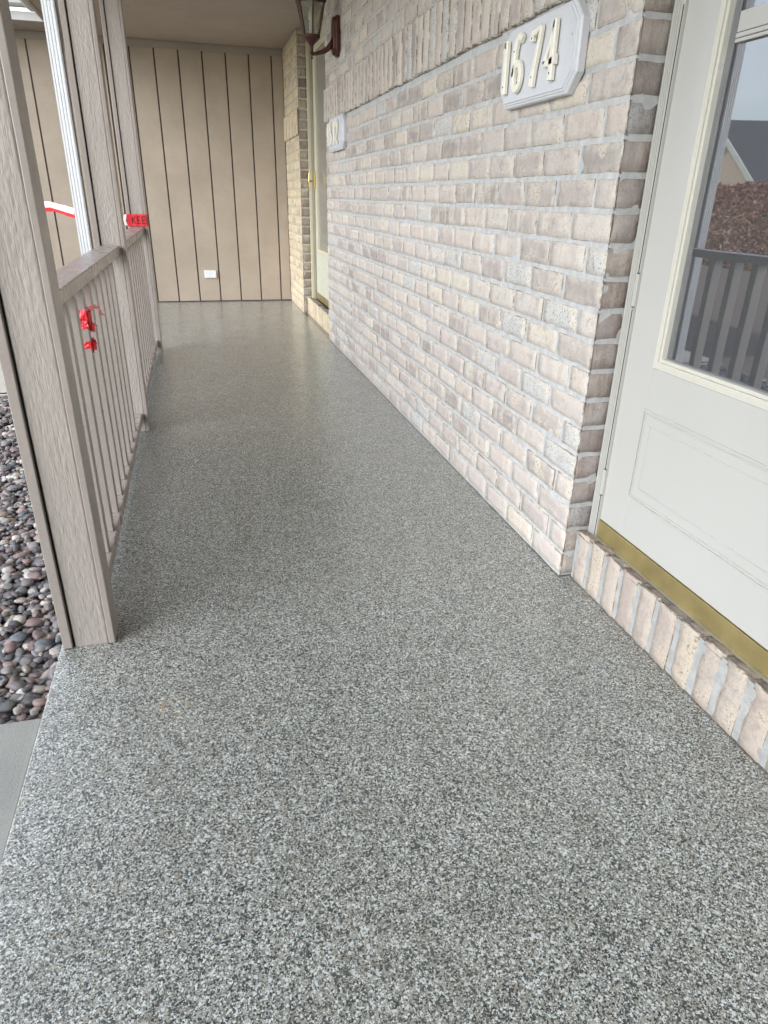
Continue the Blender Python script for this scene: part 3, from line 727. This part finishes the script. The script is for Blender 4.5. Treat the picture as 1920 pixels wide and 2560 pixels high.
# crumpled knot on the balusters
def crumple(c, r, seed):
    bm = bmesh.new(); bmesh.ops.create_icosphere(bm, subdivisions=4, radius=1)
    for v in bm.verts:
        p = v.co.normalized(); n = abs(noise.noise(p*1.7+Vector((seed, 0, 0))))*1.0+abs(noise.noise(p*3.4+Vector((0, seed, 0))))*.3
        s = .62+n; v.co = Vector((c[0]+p.x*r[0]*s, c[1]+p.y*r[1]*s, c[2]+p.z*r[2]*s))
    vs = [tuple(v.co) for v in bm.verts]; fs = [tuple(v.index for v in f.verts) for f in bm.faces]; bm.free(); return vs, fs
m = MB(); bx = -1.365
m.add(*crumple((bx+.004, .600, .742), (.015, .020, .020), 3)); m.add(*crumple((bx+.010, .618, .715), (.013, .020, .017), 9))
m.add(*crumple((bx+.012, .606, .655), (.013, .020, .014), 17))
for z0, z1, sd in ((.722, .756, 1), (.700, .724, 5), (.640, .664, 9)):
    rs = []
    for q, zz in enumerate((z0, z0*.7+z1*.3, z0*.35+z1*.65, z1)):
        ring = []
        for k in range(40):
            t = 2*math.pi*k/40; cx_, cy_ = math.cos(t), math.sin(t); mx_ = max(abs(cx_), abs(cy_)); nn = noise.noise(Vector((cx_*2+sd, cy_*2, q*.9)))
            ring.append((-1.3785+cx_/mx_*(.0268+.004*nn), .601+cy_/mx_*(.0208+.004*nn), zz+.007*noise.noise(Vector((cx_*1.4, cy_*1.4+sd, q*.4)))+.004*cx_))
        rs.append(ring)
    m.rings(rs, cap=False)
# folded flaps of film
for cx_, cy_, cz_, sx_, a_ in ((bx+.018, .612, .735, .030, .6), (bx+.02, .620, .70, .024, -.5), (bx+.02, .606, .650, .026, 1.1)):
    rs = []
    for k in range(7):
        q = k/6-.5; rs.append([(cx_+.006*math.cos(q*9), cy_+q*sx_*1.3, cz_+sx_*f*.5*(1-.4*abs(q))+q*.02*a_+.003*math.sin(q*14+f*2)) for f in (-1, 0, 1)])
    m.rings(rs, close=False, cap=False)
o = m.build('tape_knot', M_redd); tag(o, 'crumpled knot of bright red tape tied round the second railing baluster', 'tape')
m = MB()
for path in ([(bx+.012, .64, .75), (bx+.02, .72, .748), (bx+.022, .80, .735), (bx+.02, .88, .70), (bx+.018, .97, .685)], [(bx+.012, .64, .69), (bx+.02, .69, .70), (bx+.02, .72, .688)]):
    rs = []; 
    for k in range(25):
        s = k/24*(len(path)-1); i = min(int(s), len(path)-2); p = Vector(path[i]).lerp(Vector(path[i+1]), s-i); r = (.006*(1-k/26)+.002)*(1+.9*noise.noise(Vector((k*.5, 2, 2))))
        rs.append([tuple(p+Vector((0, r*.3*math.cos(t), r*math.sin(t)))+Vector((.002*math.cos(t), 0, 0))) for t in (0, 1.57, 3.14, 4.71)])
    m.rings(rs)
put_ = m.build('loose_end', M_redd); put_.parent = o

# ---------------------------------------------------------------- ground, slab, path, stones
m = MB(); m.box(-1.4525, .26, -5.0, 6.36, -.30, 0); o = m.build('porch_floor', M_floor, bevel=.004); struct(o)
o['label'] = 'grey and tan flaked epoxy porch floor'
def mat_concrete(name, base, warm=0):
    t = NT(name); t.set(Roughness=.9); c = t.ramp(t.noise(7, 7, .65), [(.3, tuple(b*.86 for b in base)), (.7, tuple(min(1, b*1.08) for b in base))])
    c = t.mix(t.ramp(t.noise(300, 3), [(.55, 0.0), (.68, .6)]), c, tuple(b*.45 for b in base)); t.col(c)
    p = t.bump(t.noise(1.0, 5, .6, t.obj((120, 9, 60))), .3, .002); t.bump(t.noise(320, 3), .4, .001, p); return t.m
m = MB(); m.box(-6.0, -1.4535, -1.9, -.285, -.3, -.017); struct(m.build('path', mat_concrete('broom_concrete', (.32, .325, .305)), bevel=.006))
m = MB(); m.box(-2.75, -2.05, 2.86, 6.33, -.3, -.050); m.box(-2.75, -2.05, 2.83, 2.845, -.3, -.052)
struct(m.build('driveway', mat_concrete('drive_concrete', (.52, .49, .43)), bevel=.004))
m = MB(); m.box(-2.75, -2.05, 2.8455, 2.8595, -.3, -.048); struct(m.build('expansion_joint', M_dark))
def mat_grass():
    t = NT('lawn'); t.set(Roughness=.95); t.col(t.ramp(t.noise(3, 8, .7), [(.3, (.10, .12, .03)), (.6, (.19, .19, .06)), (.8, (.26, .22, .09))])); t.bump(t.noise(60, 5), 1.0, .03); return t.m
n = 40; m = MB(); g = []
for j in range(n+1):
    for i in range(n+1):
        x = -120+240*i/n; y = -120+240*j/n; r = math.hypot(x+1, y-2)
        g.append((x, y, -.32-min(1.1, max(0, r-9)*.05)))
m.add(g, [(j*(n+1)+i, j*(n+1)+i+1, (j+1)*(n+1)+i+1, (j+1)*(n+1)+i) for j in range(n) for i in range(n)])
struct(m.build('ground', mat_grass(), smooth=True))
m = MB(); m.box(-2.76, -1.4535, -.284, 2.829, -.31, -.105); struct(m.build('stone_bed', mat_simple('soil', (.05, .045, .04), .95, 0, .6, 80)))

m = MB(); m.box(-9.5, -2.765, -.284, 13, -.33, -.12); struct(m.build('added_dark_bed', mat_simple('dark_ground', (.06, .04, .03), .95, 0, 1.0, 40, .4)))  # dark ground added so the lower door glass reflects darker
def stones():
    bm = bmesh.new(); bmesh.ops.create_icosphere(bm, subdivisions=2, radius=1)
    bv = np.array([v.co[:] for v in bm.verts]); bf = np.array([[v.index for v in f.verts] for f in bm.faces]); bm.free()
    shapes = []
    for k in range(24):
        w = bv.copy()
        for i in range(len(w)):
            p = Vector(w[i]); s = 1+.42*noise.noise(p*1.2+Vector((k*7.7, 0, 0)))+.12*noise.noise(p*2.6+Vector((0, k*3.1, 0)))
            w[i] = np.sign(w[i])*np.abs(w[i])**.9*s
        shapes.append(w)
    pal = np.array([(.045, .045, .052), (.085, .078, .082), (.14, .125, .13), (.20, .185, .185), (.18, .12, .115), (.26, .175, .155), (.30, .26, .235), (.40, .36, .315), (.52, .48, .44), (.10, .115, .135), (.17, .18, .19), (.065, .06, .065), (.22, .16, .10), (.55, .54, .52)])
    prob = np.array([6, 9, 12, 12, 9, 8, 9, 7, 4.5, 7, 9, 6, 3, 2]); prob /= prob.sum()
    V, F, Cc = [], [], []; off = 0; pts = []
    for layer, (zz, pitch) in enumerate(((-.088, .027), (-.067, .0205))):
        y = -.27
        while y < 2.815:
            x = -1.470
            near = y < 1.2
            while x > -2.72:
                pts.append((x+RNG.normal(0, .006), y+RNG.normal(0, .006), zz+RNG.normal(0, .006), pitch)); x -= pitch
            y += pitch*.92
    for x, y, z, pt in pts:
        s = pt*.58*float(np.clip(RNG.lognormal(0, .32), .55, 1.9)); w = shapes[RNG.integers(24)]*np.array([s*1.15, s*RNG.uniform(.75, 1.0), s*RNG.uniform(.36, .62)])
        a = RNG.uniform(0, 6.28); b = RNG.normal(0, .35); ca, sa, cb, sb = math.cos(a), math.sin(a), math.cos(b), math.sin(b)
        Rz = np.array([[ca, -sa, 0], [sa, ca, 0], [0, 0, 1]]); Rx = np.array([[1, 0, 0], [0, cb, -sb], [0, sb, cb]])
        w = w@Rx.T@Rz.T; x = min(x, -1.4535-abs(w[:, 0]).max()-.0); y = max(min(y, 2.828-abs(w[:, 1]).max()), -.284+abs(w[:, 1]).max())
        V.append(w+[x, y, min(z+max(0, (s-.016)*.3), -.055)]); F.append(bf+off); off += len(w)
        c = pal[RNG.choice(len(pal), p=prob)]*RNG.uniform(.8, 1.25); Cc.append(np.tile(np.append(c, 1), (len(w), 1)))
    V = np.vstack(V); F = np.vstack(F); Cc = np.vstack(Cc)
    me = bpy.data.meshes.new('river_stones'); me.vertices.add(len(V)); me.vertices.foreach_set('co', V.ravel()); me.loops.add(F.size); me.loops.foreach_set('vertex_index', F.ravel())
    me.polygons.add(len(F)); me.polygons.foreach_set('loop_start', np.arange(0, F.size, 3)); me.polygons.foreach_set('use_smooth', [True]*len(F))
    me.update(calc_edges=True); at = me.color_attributes.new('tone', 'FLOAT_COLOR', 'POINT'); at.data.foreach_set('color', Cc.ravel().astype('f'))
    t = NT('river_stone'); t.set(Roughness=.55); c = t.attr('tone'); c = t.mix(t.ramp(t.noise(120, 5, .7), [(.4, 0.0), (.75, .4)]), c, (.30, .27, .26)); t.col(c); t.bump(t.noise(200, 4), .25, .001)
    me.materials.append(t.m); o = bpy.data.objects.new('river_stones', me); COL.objects.link(o)
    tag(o, 'bed of mixed grey and purple river stones beside the porch slab', 'stones', kind='stuff')
stones()

# ---------------------------------------------------------------- body of the house behind the doors, plus an added near wing
m = MB(); m.box(.262, 8, -5.0, 6.34, -.3, 2.38); m.box(-3.35, 8, 6.425, 12, -.3, 2.55); m.box(-3.2, 8, -9.0, -5.001, -.3, 2.9)  # last block is an unseen wing added behind the camera to block sky light
o = m.build('house', mat_simple('house_wall_paint', (.3, .27, .24), .8)); tag(o, 'body of the taupe house behind the brick wall and doors, with an added unseen near wing', 'house')

# ---------------------------------------------------------------- what the door glass reflects: neighbour, shrub
def neighbour(loc, rz, label, Lx=16, Wy=9, he=3.3, hr=3.0):
    root = thing('neighbour_house', label, 'house', loc); root.rotation_euler.z = rz
    bw = mat_simple('neighbour_siding', (.50, .40, .33), .8)
    m = MB(); m.box(-Lx/2, Lx/2, -Wy/2, Wy/2, 0, he)
    for s in (-1, 1): m.prism([(-Wy/2, he), (Wy/2, he), (0, he+hr-.15)], lambda u, v, d: (d, u, v), s*Lx/2-.01*s, s*(Lx/2-.1))
    m.build('wall', bw, root)
    m = MB()
    for s in (-1, 1): m.prism([(s*(Wy/2+.5), he-.25), (0, he+hr), (0, he+hr+.2), (s*(Wy/2+.5), he-.05)], lambda u, v, d: (d, u, v), -Lx/2-.4, Lx/2+.4)
    m.build('roof', mat_simple('neighbour_shingle', (.055, .055, .06), .9), root)
    m = MB()
    for e in (-1, 1):
        for s in (-1, 1): m.prism([(s*(Wy/2+.52), he-.35), (0, he+hr-.1), (0, he+hr+.21), (s*(Wy/2+.52), he-.04)], lambda u, v, d: (d, u, v), e*(Lx/2+.41), e*(Lx/2+.47))
    for s in (-1, 1): m.box(-Lx/2-.4, Lx/2+.4, s*(Wy/2+.51), s*(Wy/2+.55), he-.35, he-.04)
    m.build('trim', M_gut, root)
    for k, x in enumerate((-5, -1.5, 2, 5.5)):
        m = MB(); m.box(x-.6, x+.6, -Wy/2-.06, -Wy/2-.02, .9, 2.1); wf = m.build('window', M_gut, root)
        m = MB(); m.box(x-.52, x+.52, -Wy/2-.075, -Wy/2-.065, .98, 2.02); m.build('pane', M_glass, wf)
neighbour((-33.7, 31.1, -1.42), rad(-169.7), 'neighbouring house with dark roof, mirrored in the closer door glass')
def shrub(loc, h, w, cols, label, n=16000):
    root = thing('shrub', label, 'shrub', loc); m = MB()
    for k in range(9):
        a = k*.7; rs = []
        for q in range(6):
            f = q/5; c = (math.cos(a)*w*.35*f*f, math.sin(a)*w*.35*f*f, h*.8*f); r = .03*(1-f*.8)
            rs.append([(c[0]+r*math.cos(t), c[1]+r*math.sin(t), c[2]) for t in (0, 2.1, 4.2)])
        m.rings(rs)
    m.build('stem', mat_simple('bark', (.12, .08, .06), .9), root)
    m = MB()
    for k in range(n):
        a = random.uniform(0, 6.283); rr = math.sqrt(random.random()); z = random.uniform(.06, 1)
        prof = math.sin(math.pi*(.12+.85*z))**.6; lump = .8+.5*noise.noise(Vector((math.cos(a)*1.6, math.sin(a)*1.6, z*2.5)))
        p = Vector((math.cos(a)*w/2*rr*prof*lump, math.sin(a)*w/2*rr*prof*lump, z*h*(.92+.12*lump))); s = random.uniform(.03, .075)
        u = Vector((random.gauss(0, 1), random.gauss(0, 1), random.gauss(0, 1))).normalized(); v = u.orthogonal().normalized()
        m.add([tuple(p-u*s), tuple(p+v*s*.5), tuple(p+u*s), tuple(p-v*s*.5)], [(0, 1, 2, 3)], (random.random(), random.random(), .5))
    t = NT('shrub_leaf'); sp = t.n('SeparateColor'); t.l(t.attr('brick'), sp.inputs[0]); t.col(t.ramp(sp.outputs[0], [(0, cols[0]), (.5, cols[1]), (1, cols[2])])); t.set(Roughness=.8)
    m.build('crown', t.m, root)
shrub((-14.2, 16.6, -.95), 2.5, 8.5, [(.16, .06, .035), (.32, .14, .075), (.46, .25, .13)], 'bare reddish brown shrub on the lawn, mirrored in the closer door glass')
shrub((-23.5, 19.5, -1.4), 4.4, 4.6, [(.20, .12, .05), (.34, .2, .09), (.42, .27, .12)], 'taller autumn coloured tree like shrub behind the brown shrub', 3500)
